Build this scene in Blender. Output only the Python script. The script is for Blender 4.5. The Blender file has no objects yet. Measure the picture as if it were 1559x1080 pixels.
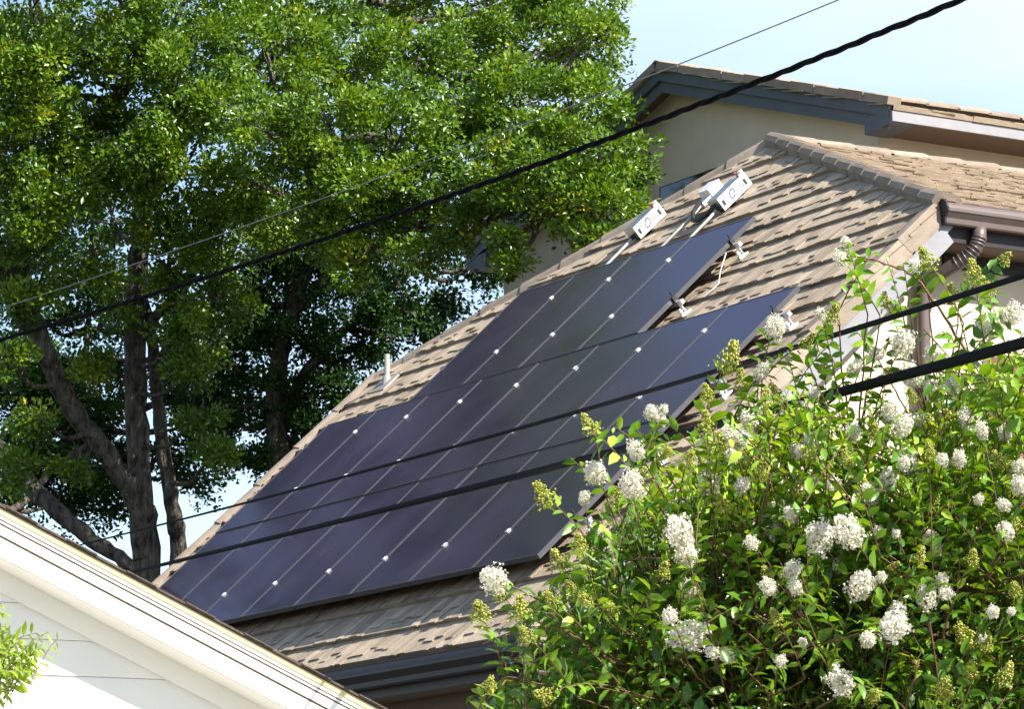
import bpy, bmesh, math, random
import numpy as np
from mathutils import Vector, Matrix
R_ = math.radians
SC = bpy.context.scene
COL = SC.collection
random.seed(4)
RNG = np.random.default_rng(11)

# ------------------------------------------------------------------ camera, sky, sun, exposure
CAM = Vector((31.986, -14.188, 1.604)); YAW = R_(30.322); TILT = R_(10.252); FPX = 5666.0
FW = Vector((-math.cos(YAW)*math.cos(TILT), math.sin(YAW)*math.cos(TILT), math.sin(TILT)))
RT = FW.cross(Vector((0, 0, 1))).normalized(); UP = RT.cross(FW)
cd = bpy.data.cameras.new('camera'); cam = bpy.data.objects.new('camera', cd); COL.objects.link(cam)
m3 = Matrix((RT, UP, -FW)).transposed()
cam.matrix_world = Matrix.Translation(CAM) @ m3.to_4x4()
cd.sensor_width = 36; cd.lens = FPX/1559*36; cd.clip_end = 2000; cd.clip_start = .1
SC.camera = cam
SUN_AZ, SUN_EL = R_(22), R_(42)
SV = Vector((math.cos(SUN_EL)*math.cos(SUN_AZ), math.cos(SUN_EL)*math.sin(SUN_AZ), math.sin(SUN_EL)))
sl = bpy.data.lights.new('sun', 'SUN'); sl.energy = 5.0; sl.angle = R_(.5); sl.color = (1, .945, .86)
so = bpy.data.objects.new('sun', sl); COL.objects.link(so)
so.rotation_euler = (-SV).to_track_quat('-Z', 'Y').to_euler()
W = bpy.data.worlds.new('World'); SC.world = W; W.use_nodes = True
nt = W.node_tree; bg = nt.nodes['Background']
sky = nt.nodes.new('ShaderNodeTexSky'); sky.sky_type = 'NISHITA'; sky.sun_disc = False
sky.sun_elevation = SUN_EL; sky.sun_rotation = R_(90)-SUN_AZ; sky.air_density = 1.0; sky.dust_density = .35; sky.ozone_density = 1.5
tc = nt.nodes.new('ShaderNodeTexCoord')
mp = nt.nodes.new('ShaderNodeMapping'); mp.inputs['Scale'].default_value = (1.2, 1.2, 4.0)
nz = nt.nodes.new('ShaderNodeTexNoise'); nz.inputs['Scale'].default_value = 2.4; nz.inputs['Detail'].default_value = 6
cr = nt.nodes.new('ShaderNodeValToRGB')
cr.color_ramp.elements[0].position = .30; cr.color_ramp.elements[0].color = (0.0, .0, .0, 1)
cr.color_ramp.elements[1].position = .72; cr.color_ramp.elements[1].color = (1, 1, 1, 1)
mx = nt.nodes.new('ShaderNodeMix'); mx.data_type = 'RGBA'; mx.inputs['B'].default_value = (6.7, 7.3, 7.45, 1)
nt.links.new(tc.outputs['Generated'], mp.inputs['Vector']); nt.links.new(mp.outputs['Vector'], nz.inputs['Vector'])
nt.links.new(nz.outputs['Fac'], cr.inputs['Fac'])
dp = nt.nodes.new('ShaderNodeVectorMath'); dp.operation = 'DOT_PRODUCT'; dp.inputs[1].default_value = (.504, .863, 0)   # the veil of thin cloud lies over the north-east sky
gr_ = nt.nodes.new('ShaderNodeMapRange'); gr_.inputs['From Min'].default_value = -.16; gr_.inputs['From Max'].default_value = .16; gr_.inputs['To Min'].default_value = .02; gr_.inputs['To Max'].default_value = .8
ml = nt.nodes.new('ShaderNodeMath'); ml.operation = 'MULTIPLY'
nt.links.new(tc.outputs['Generated'], dp.inputs[0]); nt.links.new(dp.outputs['Value'], gr_.inputs['Value'])
nt.links.new(gr_.outputs['Result'], ml.inputs[0]); nt.links.new(cr.outputs['Color'], ml.inputs[1]); nt.links.new(ml.outputs[0], mx.inputs['Factor'])
nt.links.new(sky.outputs['Color'], mx.inputs['A']); nt.links.new(mx.outputs['Result'], bg.inputs['Color'])
bg.inputs['Strength'].default_value = .092
SC.view_settings.view_transform = 'Standard'; SC.view_settings.look = 'None'
SC.view_settings.exposure = 1.25; SC.view_settings.gamma = 1
SC.cycles.max_bounces = 6; SC.cycles.transparent_max_bounces = 6

def at(x, y, D):                       # photo pixel + metres from the camera -> a point of the place
    return CAM + FW*D + RT*((x-779.5)/FPX*D) + UP*((540-y)/FPX*D)

# ------------------------------------------------------------------ materials
def mat(name, col, rough=.6, metal=0, var=.15, scale=8, bump=0, bscale=40, spec=.5, tint=0, stretch=None, coat=0, bdist=.02):
    m = bpy.data.materials.new(name); m.use_nodes = True; t = m.node_tree; p = t.nodes['Principled BSDF']
    p.inputs['Roughness'].default_value = rough; p.inputs['Metallic'].default_value = metal
    p.inputs['Specular IOR Level'].default_value = spec; p.inputs['Coat Weight'].default_value = coat
    co = t.nodes.new('ShaderNodeTexCoord'); mpn = t.nodes.new('ShaderNodeMapping')
    if stretch: mpn.inputs['Scale'].default_value = stretch
    t.links.new(co.outputs['Object'], mpn.inputs['Vector'])
    n = t.nodes.new('ShaderNodeTexNoise'); n.inputs['Scale'].default_value = scale; n.inputs['Detail'].default_value = 5
    t.links.new(mpn.outputs['Vector'], n.inputs['Vector'])
    r = t.nodes.new('ShaderNodeValToRGB')
    a = [c*(1-var) for c in col]; b = [min(1, c*(1+var)) for c in col]
    r.color_ramp.elements[0].position = .3; r.color_ramp.elements[1].position = .7
    r.color_ramp.elements[0].color = (*a, 1); r.color_ramp.elements[1].color = (*b, 1)
    t.links.new(n.outputs['Fac'], r.inputs['Fac']); out = r.outputs['Color']
    if tint:
        at_ = t.nodes.new('ShaderNodeAttribute'); at_.attribute_name = 'tint'
        mr = t.nodes.new('ShaderNodeMapRange'); mr.inputs['To Min'].default_value = 1-tint; mr.inputs['To Max'].default_value = 1+tint*.6
        t.links.new(at_.outputs['Fac'], mr.inputs['Value'])
        mm = t.nodes.new('ShaderNodeMix'); mm.data_type = 'RGBA'; mm.blend_type = 'MULTIPLY'; mm.inputs['Factor'].default_value = 1
        t.links.new(out, mm.inputs['A']); t.links.new(mr.outputs['Result'], mm.inputs['B']); out = mm.outputs['Result']
    t.links.new(out, p.inputs['Base Color'])
    if bump:
        n2 = t.nodes.new('ShaderNodeTexNoise'); n2.inputs['Scale'].default_value = bscale; n2.inputs['Detail'].default_value = 6
        t.links.new(mpn.outputs['Vector'], n2.inputs['Vector'])
        bp = t.nodes.new('ShaderNodeBump'); bp.inputs['Strength'].default_value = bump; bp.inputs['Distance'].default_value = bdist
        t.links.new(n2.outputs['Fac'], bp.inputs['Height']); t.links.new(bp.outputs['Normal'], p.inputs['Normal'])
    return m

def leafmat(name, ramp, trans=.35, rough=.4, gloss=.5):
    m = bpy.data.materials.new(name); m.use_nodes = True; t = m.node_tree; p = t.nodes['Principled BSDF']
    a = t.nodes.new('ShaderNodeAttribute'); a.attribute_name = 'tint'
    r = t.nodes.new('ShaderNodeValToRGB')
    while len(r.color_ramp.elements) < len(ramp): r.color_ramp.elements.new(.5)
    for e, (q, c) in zip(r.color_ramp.elements, ramp): e.position = q; e.color = (*c, 1)
    t.links.new(a.outputs['Fac'], r.inputs['Fac']); t.links.new(r.outputs['Color'], p.inputs['Base Color'])
    p.inputs['Roughness'].default_value = rough; p.inputs['Specular IOR Level'].default_value = gloss
    tr = t.nodes.new('ShaderNodeBsdfTranslucent'); ms = t.nodes.new('ShaderNodeMixShader'); ms.inputs['Fac'].default_value = trans
    hs = t.nodes.new('ShaderNodeHueSaturation'); hs.inputs['Hue'].default_value = .485; hs.inputs['Saturation'].default_value = 1.1; hs.inputs['Value'].default_value = 1.3
    t.links.new(r.outputs['Color'], hs.inputs['Color']); t.links.new(hs.outputs['Color'], tr.inputs['Color'])
    t.links.new(p.outputs['BSDF'], ms.inputs[1]); t.links.new(tr.outputs['BSDF'], ms.inputs[2])
    t.links.new(ms.outputs['Shader'], t.nodes['Material Output'].inputs['Surface'])
    return m

M = {}
M['tile'] = mat('roof tile granules', (.40, .318, .235), .85, var=.2, scale=5, bump=.5, bscale=90, spec=.25, tint=.34)
M['cap'] = mat('ridge tile granules', (.29, .235, .185), .85, var=.15, scale=7, bump=.5, bscale=120, spec=.25, tint=.2)
M['barge'] = mat('dark grey painted board', (.075, .085, .11), .5, var=.1)
M['trim'] = mat('pale grey painted board', (.22, .215, .23), .5, var=.08)
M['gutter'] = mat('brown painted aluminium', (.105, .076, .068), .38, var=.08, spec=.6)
M['gutter_shaded'] = mat('shaded brown painted aluminium', (.026, .020, .022), .5, spec=.3, var=.08)  # darker copy of the gutter brown, with the eave shade put into the colour
M['stucco'] = mat('cream stucco', (.60, .515, .40), .9, var=.06, scale=3, bump=.35, bscale=160, spec=.2)
M['soffit'] = mat('brown soffit board', (.13, .09, .06), .7, var=.1)
M['dark_glass'] = mat('dark window glass', (.012, .013, .016), .06, var=.1, spec=.8)
M['red'] = mat('red painted wood', (.14, .032, .026), .55, var=.12, stretch=(1, 1, 6))
M['white'] = mat('white painted board', (.82, .80, .74), .5, var=.02, scale=4, bump=.05)
M['siding'] = mat('white lap siding', (.80, .79, .74), .55, var=.02, scale=4, bump=.05)
M['yellow'] = mat('yellowed edge strip', (.60, .50, .24), .5, var=.12, scale=6)
M['shingle'] = mat('dark asphalt shingle', (.075, .055, .045), .9, var=.3, scale=30, bump=.5, bscale=120)
M['frame'] = mat('black anodised aluminium', (.07, .07, .08), .5, metal=.6, var=.1)
M['alu'] = mat('mill aluminium', (.62, .62, .63), .35, metal=.9, var=.08, scale=20)
M['alu_white'] = mat('bright aluminium', (.80, .80, .80), .42, metal=.35, var=.04, scale=20)
M['black'] = mat('black plastic', (.018, .018, .02), .45, var=.2)
M['cable'] = mat('black cable jacket', (.005, .0053, .007), .8, var=.2, scale=20, spec=.05)
M['wire'] = mat('weathered grey wire', (.16, .17, .18), .5, var=.2, scale=30)
M['pvc'] = mat('beige plastic pipe', (.40, .36, .30), .5, var=.08)
M['conduit'] = mat('grey electrical conduit', (.42, .41, .39), .45, var=.08)
M['lead'] = mat('grey flashing', (.28, .27, .25), .6, var=.15)
M['logo'] = mat('dark printed marks', (.06, .07, .09), .5, var=.1)
M['red_tag'] = mat('red plastic tag', (.62, .14, .16), .4, var=.1)
M['bark'] = mat('oak bark', (.125, .108, .09), .95, var=.7, scale=7, bump=1.0, bscale=16, spec=.12, stretch=(2.2, 2.2, .7), bdist=.09)
M['twig'] = mat('reddish twig bark', (.15, .085, .05), .75, var=.25, scale=20, spec=.2)
M['twig_pale'] = mat('grey twig bark', (.22, .17, .12), .8, var=.3, scale=12, spec=.2)
M['grass'] = mat('dry mown grass', (.055, .055, .045), .95, var=.4, scale=60, bump=.6, bscale=300)
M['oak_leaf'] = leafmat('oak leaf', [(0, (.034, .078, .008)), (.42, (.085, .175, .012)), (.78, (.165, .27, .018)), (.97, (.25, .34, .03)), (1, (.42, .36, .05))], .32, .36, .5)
M['dark_leaf'] = leafmat('shaded oak leaf', [(0, (.014, .042, .010)), (.6, (.03, .08, .014)), (1, (.06, .13, .02))], .25, .5, .18)  # darker copy of the oak leaf; the shade is put into its colour
M['myrtle_leaf'] = leafmat('crape myrtle leaf', [(0, (.032, .10, .018)), (.4, (.085, .20, .02)), (.8, (.20, .36, .03)), (1, (.40, .54, .06))], .3, .33, .5)
M['young_leaf'] = leafmat('young yellow green leaf', [(0, (.16, .28, .03)), (1, (.34, .46, .05))], .4, .4, .4)
M['petal'] = leafmat('white petal', [(0, (.42, .40, .20)), (.3, (.66, .63, .52)), (1, (.78, .76, .70))], .35, .6, .2)
M['bud'] = leafmat('green flower bud', [(0, (.24, .28, .04)), (.6, (.44, .46, .08)), (1, (.62, .58, .2))], .2, .5, .3)

# laminate: nearly black glass with faint cell lines
def laminate():
    m = bpy.data.materials.new('solar cell laminate'); m.use_nodes = True; t = m.node_tree; p = t.nodes['Principled BSDF']
    co = t.nodes.new('ShaderNodeTexCoord'); sp = t.nodes.new('ShaderNodeSeparateXYZ'); t.links.new(co.outputs['Object'], sp.inputs[0])
    def lines(ch, pitch, w):
        a = t.nodes.new('ShaderNodeMath'); a.operation = 'DIVIDE'; a.inputs[1].default_value = pitch; t.links.new(sp.outputs[ch], a.inputs[0])
        b = t.nodes.new('ShaderNodeMath'); b.operation = 'FRACT'; t.links.new(a.outputs[0], b.inputs[0])
        c = t.nodes.new('ShaderNodeMath'); c.operation = 'LESS_THAN'; c.inputs[1].default_value = w; t.links.new(b.outputs[0], c.inputs[0]); return c.outputs[0]
    s1 = lines('Y', .026, .16); s2 = lines('X', .159, .02)
    ad = t.nodes.new('ShaderNodeMath'); ad.operation = 'MAXIMUM'; t.links.new(s1, ad.inputs[0]); t.links.new(s2, ad.inputs[1])
    n = t.nodes.new('ShaderNodeTexNoise'); n.inputs['Scale'].default_value = .9; n.inputs['Detail'].default_value = 7; n.inputs['Roughness'].default_value = .62; ge = t.nodes.new('ShaderNodeNewGeometry'); t.links.new(ge.outputs['Position'], n.inputs['Vector'])
    r = t.nodes.new('ShaderNodeValToRGB'); r.color_ramp.elements[0].position = .35; r.color_ramp.elements[1].position = .7; r.color_ramp.elements[0].color = (.022, .020, .042, 1); r.color_ramp.elements[1].color = (.050, .038, .080, 1)  # blotches put dull cloudy reflections and dust into the base colour
    t.links.new(n.outputs['Fac'], r.inputs['Fac'])
    mm = t.nodes.new('ShaderNodeMix'); mm.data_type = 'RGBA'; mm.inputs['B'].default_value = (.062, .046, .078, 1)
    t.links.new(ad.outputs[0], mm.inputs['Factor']); t.links.new(r.outputs['Color'], mm.inputs['A']); t.links.new(mm.outputs['Result'], p.inputs['Base Color'])
    rr = t.nodes.new('ShaderNodeMapRange'); rr.inputs['From Min'].default_value = .3; rr.inputs['From Max'].default_value = .7; rr.inputs['To Min'].default_value = .12; rr.inputs['To Max'].default_value = .3
    t.links.new(n.outputs['Fac'], rr.inputs['Value']); t.links.new(rr.outputs['Result'], p.inputs['Roughness'])
    p.inputs['IOR'].default_value = 1.45
    return m
M['cell'] = laminate()

# ------------------------------------------------------------------ mesh helpers
class MB:
    def __init__(s): s.v = []; s.f = []; s.t = []
    def face(s, pts, t=.5):
        i = len(s.v); s.v += [tuple(p) for p in pts]; s.f.append(tuple(range(i, i+len(pts)))); s.t.append(t)
    def solid(s, lo, hi, t=.5):        # two matching loops of points -> closed prism
        n = len(lo); i = len(s.v); s.v += [tuple(p) for p in lo]+[tuple(p) for p in hi]
        s.f.append(tuple(range(i+n-1, i-1, -1))); s.f.append(tuple(range(i+n, i+2*n))); s.t += [t, t]
        for k in range(n): s.f.append((i+k, i+(k+1) % n, i+n+(k+1) % n, i+n+k)); s.t.append(t)
    def box(s, o, a, b, c, t=.5):      # corner o, edge vectors a, b, c
        o, a, b, c = map(Vector, (o, a, b, c)); s.solid([o, o+a, o+a+b, o+b], [o+c, o+a+c, o+a+b+c, o+b+c], t)
    def abox(s, x0, y0, z0, x1, y1, z1, t=.5): s.box((x0, y0, z0), (x1-x0, 0, 0), (0, y1-y0, 0), (0, 0, z1-z0), t)
    def tube(s, pts, rad, n=8, t=.5, cap=True):
        pts = [Vector(p) for p in pts]; rad = rad if hasattr(rad, '__len__') else [rad]*len(pts)
        i = len(s.v); ref = Vector((.31, .17, .93)).normalized(); prev = None
        for k, p in enumerate(pts):
            d = (pts[min(k+1, len(pts)-1)]-pts[max(k-1, 0)]).normalized()
            a = (prev - d*prev.dot(d)) if prev else d.cross(ref)
            if a.length < 1e-4: a = d.cross(Vector((1, 0, 0)))
            a.normalize(); prev = a; b = d.cross(a)
            for j in range(n):
                g = 2*math.pi*j/n; s.v.append(tuple(p+(a*math.cos(g)+b*math.sin(g))*rad[k]))
        for k in range(len(pts)-1):
            for j in range(n):
                s.f.append((i+k*n+j, i+k*n+(j+1) % n, i+(k+1)*n+(j+1) % n, i+(k+1)*n+j)); s.t.append(t)
        if cap:
            s.f.append(tuple(i+j for j in range(n-1, -1, -1))); s.f.append(tuple(i+(len(pts)-1)*n+j for j in range(n))); s.t += [t, t]
    def xf(s, mtx): s.v = [tuple(mtx @ Vector(p)) for p in s.v]; return s
    def build(s, name, m, parent=None, smooth=False, clip=None, bevel=0):
        me = bpy.data.meshes.new(name); me.from_pydata(s.v, [], s.f)
        a = me.attributes.new('tint', 'FLOAT', 'FACE'); a.data.foreach_set('value', s.t)
        bm = bmesh.new(); bm.from_mesh(me)
        for co, no in (clip or []):
            bmesh.ops.bisect_plane(bm, geom=bm.verts[:]+bm.edges[:]+bm.faces[:], plane_co=co, plane_no=no, clear_outer=True)
        bmesh.ops.recalc_face_normals(bm, faces=bm.faces[:]) if not clip else None
        bm.to_mesh(me); bm.free()
        if smooth: me.polygons.foreach_set('use_smooth', [True]*len(me.polygons))
        me.materials.append(m)
        o = bpy.data.objects.new(name, me); COL.objects.link(o)
        if parent: o.parent = parent
        if bevel:
            b = o.modifiers.new('bevel', 'BEVEL'); b.width = bevel; b.segments = 2; b.limit_method = 'ANGLE'
        return o

def np_tris(name, V, T, tint, m, parent=None, smooth=False):
    me = bpy.data.meshes.new(name); nv, nf = len(V), len(T)
    me.vertices.add(nv); me.vertices.foreach_set('co', np.ascontiguousarray(V, np.float32).ravel())
    me.loops.add(nf*3); me.loops.foreach_set('vertex_index', np.ascontiguousarray(T, np.int32).ravel())
    me.polygons.add(nf); me.polygons.foreach_set('loop_start', np.arange(0, nf*3, 3, dtype=np.int32))
    a = me.attributes.new('tint', 'FLOAT', 'POINT'); a.data.foreach_set('value', np.ascontiguousarray(tint, np.float32))
    me.update(calc_edges=True); me.validate()
    if smooth: me.polygons.foreach_set('use_smooth', [True]*len(me.polygons))
    me.materials.append(m); o = bpy.data.objects.new(name, me); COL.objects.link(o)
    if parent: o.parent = parent
    return o

def empty(name, loc=(0, 0, 0), rot=(0, 0, 0)):
    o = bpy.data.objects.new(name, None); COL.objects.link(o); o.location = loc; o.rotation_euler = rot; o.empty_display_size = .2; return o
def tag(o, label=None, cat=None, group=None, kind=None):
    for k, v in (('label', label), ('category', cat), ('group', group), ('kind', kind)):
        if v: o[k] = v
    return o
def copy_tree(o, parent=None):
    c = o.copy(); COL.objects.link(c)
    if parent: c.parent = parent
    for ch in list(o.children): copy_tree(ch, c)
    return c

# ------------------------------------------------------------------ ground
g = MB(); g.face([(-300, -300, 0), (300, -300, 0), (300, 300, 0), (-300, 300, 0)])
tag(g.build('ground', M['grass']), kind='structure')
M['concrete'] = mat('pale driveway concrete', (.42, .39, .34), .9, var=.12, scale=1.5, bump=.2, bscale=60)
g = MB(); g.abox(16.6, -17, -.05, 21.2, 3, .012); g.abox(21.2, -17, -.05, 36, -9.5, .012); tag(g.build('bounce_paving', M['concrete']), kind='structure')  # out of view; added to bounce warm light onto the white gable and myrtle

# ------------------------------------------------------------------ the house with the panels
# front slope frame: u along the eave (+X), s up the slope, h off the slope; h = 0 is the glass of the panels
RP = R_(43.561); cp, sp_ = math.cos(RP), math.sin(RP); ZR = 5.1; HT = -.18
def RF(u, s, h=0): return Vector((u, s*cp-h*sp_, ZR+s*sp_+h*cp))
EU, ES, EN = Vector((1, 0, 0)), Vector((0, cp, sp_)), Vector((0, -sp_, cp))
UL, UR, SE, SH = -.97, 8.72, -.78, 4.53
UA, SA = 3.55, 7.18
HL, HR, AP = RF(UL, SH, HT), RF(UR, SH, HT), RF(UA, SA, HT)
house = empty('house', (4, 3, 0))
tag(house, 'cream stucco house whose tan tiled roof carries the solar panels, gabled block behind', 'house')
HI = Matrix.Translation((-4, -3, 0))
def hb(mb, name, m, **k):
    mb.xf(HI)
    if k.get('clip'): k['clip'] = [(HI @ Vector(c), n) for c, n in k['clip']]
    return mb.build(name, m, house, **k)

def tile_field(O, U, S, N, u0, u1, s0, s1, pitch, rough=True, wid=(.08, .19), seed=1):
    rnd = random.Random(seed); mb = MB(); P = lambda u, s, h: O+U*u+S*s+N*h
    k = 0; s = s0
    while s < s1:
        e = s+pitch+.03; t = .032
        x = u0
        while x < u1:                                   # base tile lengths with slightly wavy butts
            x2 = min(u1, x+rnd.uniform(.9, 1.3)); j = rnd.uniform(-.006, .006); c = rnd.random()
            mb.face([P(x, s+j, t), P(x2, s+j, t), P(x2, e, 0), P(x, e, 0)], c*.6+.2)
            mb.face([P(x, s+j, -.012), P(x2, s+j, -.012), P(x2, s+j, t), P(x, s+j, t)], .1)  # butt face tinted dark: its shade is put into the colour
            x = x2
        if rough:
            x = u0+rnd.uniform(-.1, 0)
            while x < u1:
                w = rnd.uniform(*wid); r = rnd.random()
                b = s + (rnd.uniform(-.014, .004) if r < .38 else rnd.uniform(.07, .19)); th = rnd.uniform(.007, .015)
                f = lambda ss: t*(e-ss)/(e-s)
                c = min(1, max(0, rnd.gauss(.5, .25))); e2 = s+pitch; a, d = x+.004, x+w-.004; q = rnd.uniform(-.012, .012)
                h0, h1 = f(b)+th, f(e2)+.003
                mb.face([P(a, b, h0), P(d, b+q, h0), P(d, e2, h1), P(a, e2, h1)], c)
                mb.face([P(a, b, f(b)-.004), P(d, b+q, f(b)-.004), P(d, b+q, h0), P(a, b, h0)], 0)  # shake ends and sides get the same painted shade
                mb.face([P(a, e2, h1), P(a, e2, 0), P(a, b, f(b)-.004), P(a, b, h0)], .1)
                mb.face([P(d, b+q, h0), P(d, b+q, f(b)-.004), P(d, e2, 0), P(d, e2, h1)], .1)
                x += w
        s += pitch; k += 1
    return mb

TO = RF(0, 0, HT-.022)
# clip planes of the front slope: left rake, right rake, eave, two hips
ltv = (AP-HL).cross(EN).normalized(); rtv = (AP-HR).cross(EN).normalized()
if ltv.dot(RF(4, 2, HT)-HL) > 0: ltv = -ltv
if rtv.dot(RF(4, 2, HT)-HR) > 0: rtv = -rtv
clipF = [(HL, Vector((-1, 0, 0))), (HR, Vector((1, 0, 0))), (HL, ltv), (HR, rtv)]
hb(tile_field(TO, EU, ES, EN, UL-.1, UR+.1, SE, SA+.2, .3725, True, seed=3), 'front_roof_slope', M['tile'], clip=clipF)
# roof deck under it, closed
dk = MB(); loop = [RF(UL+.02, SE+.02, HT-.05), RF(UR-.02, SE+.02, HT-.05), RF(UR-.02, SH, HT-.05), RF(UA, SA-.03, HT-.05), RF(UL+.02, SH, HT-.05)]
dk.solid([p-EN*.10 for p in loop], loop); hb(dk, 'roof_deck', M['soffit'])
# right slope (faces +X), left slope, with the pitch the hips give
Q = math.atan2(AP.z-HR.z, HR.x-AP.x); cq, sq = math.cos(Q), math.sin(Q)
BS, BN, BU = Vector((-cq, 0, sq)), Vector((sq, 0, cq)), Vector((0, 1, 0))
lenB = (HR.x-AP.x)/cq; YB = 17.
hipn = (AP-HR).cross(BN).normalized()
if hipn.dot(Vector((HR.x, 12, HR.z))-HR) > 0: hipn = -hipn
hb(tile_field(HR-BN*.022+Vector((0, 0, 0)), BU, BS, BN, -.2, YB-HR.y, -.05, lenB, .3725, True, (.14, .3), 5), 'side_roof_slope', M['tile'],
   clip=[(HR, hipn), (AP, Vector((-1, 0, 0)))])
Q2 = math.atan2(AP.z-HL.z, AP.x-HL.x)
CS, CN = Vector((math.cos(Q2), 0, math.sin(Q2))), Vector((-math.sin(Q2), 0, math.cos(Q2)))
hipn2 = (AP-HL).cross(CN).normalized()
if hipn2.dot(Vector((HL.x, 12, HL.z))-HL) > 0: hipn2 = -hipn2
hb(tile_field(HL-CN*.022, BU, CS, CN, -.2, YB-HL.y, -.05, (AP.x-HL.x)/math.cos(Q2), .3725, False, seed=6), 'side_roof_slope', M['tile'],
   clip=[(HL, hipn2), (AP, Vector((1, 0, 0)))])

def caps(A, B, d1, d2, w1, w2, up, seg=.42, lift=.028, th=.018, rise=.02, seed=1):
    """overlapping bent cap tiles from A (low end) to B; d1, d2 point down the two wings"""
    rnd = random.Random(seed); mb = MB(); L = (B-A).length; D = (B-A)/L; n = max(1, round(L/seg)); st = L/n
    for i in range(n):
        a = A+D*(i*st-.02); b = A+D*((i+1)*st+.02); j = rnd.uniform(-.006, .006); t = rnd.random()
        def ring(p, h): 
            r = p+up*(rise+h)
            return [p+d1*w1+up*(h-th*.2), p+d1*w1*.5+up*(h+rise*.75), r, p+d2*w2*.5+up*(h+rise*.75), p+d2*w2+up*(h-th*.2)]
        lo, hi = ring(a, lift+j), ring(b, .004)
        lo2 = [q-up*(th+lift*.6) for q in lo]; hi2 = [q-up*th for q in hi]
        for k in range(4):
            mb.face([lo[k], lo[k+1], hi[k+1], hi[k]], t)
            mb.face([lo2[k+1], lo2[k], hi2[k], hi2[k+1]], .2); mb.face([lo2[k], lo2[k+1], lo[k+1], lo[k]], .15)
            mb.face([hi[k], hi[k+1], hi2[k+1], hi2[k]], .2)
        mb.face([lo[0], hi[0], hi2[0], lo2[0]], .25); mb.face([hi[4], lo[4], lo2[4], hi2[4]], .25)
    return mb
def perp(D, N, side):                  # in-plane unit vector across line D on plane N, pointing to side
    v = N.cross(D).normalized(); return v if v.dot(side) > 0 else -v
upv = Vector((0, -.35, .94)).normalized()
hb(caps(HR+EN*.055, AP+EN*.055, perp(AP-HR, EN, -EU), perp(AP-HR, BN, BU), .085, .17, ((EN+BN)/2).normalized(), .44, .022, .06, .012, seed=2), 'hip_cap', M['cap'])
hb(caps(HL-EN*.02, AP-EN*.01, perp(AP-HL, EN, EU), perp(AP-HL, CN, BU), .13, .16, ((EN+CN)/2).normalized(), .52, .02, .022, .04, seed=8), 'hip_cap', M['cap'])
hb(caps(Vector((AP.x, YB, AP.z+.02)), AP+Vector((0, 0, .02)), -BS, -CS, .13, .13, Vector((0, 0, 1)), .44, .02, seed=9), 'ridge_cap', M['cap'])
dn = -EN
hb(caps(RF(UR-.02, SE, HT+.012), RF(UR-.02, SH+.05, HT+.012), -EU, (EU*.25+dn).normalized(), .20, .13, EN, .62, .022, .016, .02, seed=10), 'rake_cap', M['cap'])
hb(caps(RF(UL+.02, SE, HT+.012), RF(UL+.02, SH+.05, HT+.012), EU, (-EU*.25+dn).normalized(), .10, .13, EN, .62, .022, .016, .02, seed=12), 'rake_cap', M['cap'])
for ux, w in ((UR, -.03), (UL, .03)):
    b = MB(); x0, x1 = sorted((ux, ux+w))
    b.box(RF(x0, SE+.03, HT-.21), EU*(x1-x0), ES*(SH-SE-.10), EN*.11)
    b.box(RF(x0-.022 if w > 0 else x0+.004, SE+.06, HT-.30), EU*.0255, ES*(SH-SE-.22), EN*.12)
    hb(b, 'rake_board', M['trim'])
# walls of the wing
WX, WY, WL = 8.28, .02, -.5
zs = lambda y: RF(0, (y-(HT-.16)*-sp_)/cp, HT-.16).z        # underside of the deck above y
w = MB(); pr = [(WY, 0), (WY, zs(WY)), (HR.y-.05, zs(HR.y-.05)-.12), (HR.y+.6, HR.z-.06), (YB-.3, HR.z-.06), (YB-.3, 0)]
w.solid([Vector((WX-.2, y, z)) for y, z in pr], [Vector((WX, y, z)) for y, z in pr]); hb(w, 'wall', M['stucco'])
w = MB(); w.solid([Vector((WL, y, z)) for y, z in pr], [Vector((WL+.2, y, z)) for y, z in pr]); hb(w, 'wall', M['stucco'])
w = MB(); w.abox(WL+.2, WY+.003, 0, WX-.2, WY+.2, zs(WY)-.01); hb(w, 'wall', M['stucco'])
w = MB(); w.abox(WL+.2, YB-.5, 0, WX-.2, YB-.31, HR.z-.06); hb(w, 'wall', M['stucco'])
# soffits and fascias
EL = RF(0, SE, HT-.05)
f = MB(); f.abox(UL+.03, EL.y+.015, EL.z-.26, UR-.03, EL.y+.04, EL.z-.02); hb(f, 'fascia_board', M['gutter_shaded'])
f = MB(); f.abox(UL+.04, EL.y+.04, EL.z-.25, UR-.04, WY+.1, EL.z-.23); f.abox(UL+.04, WY-.03, EL.z-.42, UR-.45, WY, EL.z-.252); hb(f, 'soffit', M['soffit'])
f = MB(); f.abox(HR.x-.065, HR.y+.05, HR.z-.32, HR.x-.04, YB, HR.z-.04); f.abox(WX+.001, HR.y+.3, HR.z-.44, WX+.03, YB-.3, HR.z-.33); hb(f, 'fascia_board', M['gutter_shaded'])
f = MB(); f.abox(WX-.1, HR.y+.04, HR.z-.32, HR.x-.066, YB, HR.z-.30); hb(f, 'soffit', M['soffit'])
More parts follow.
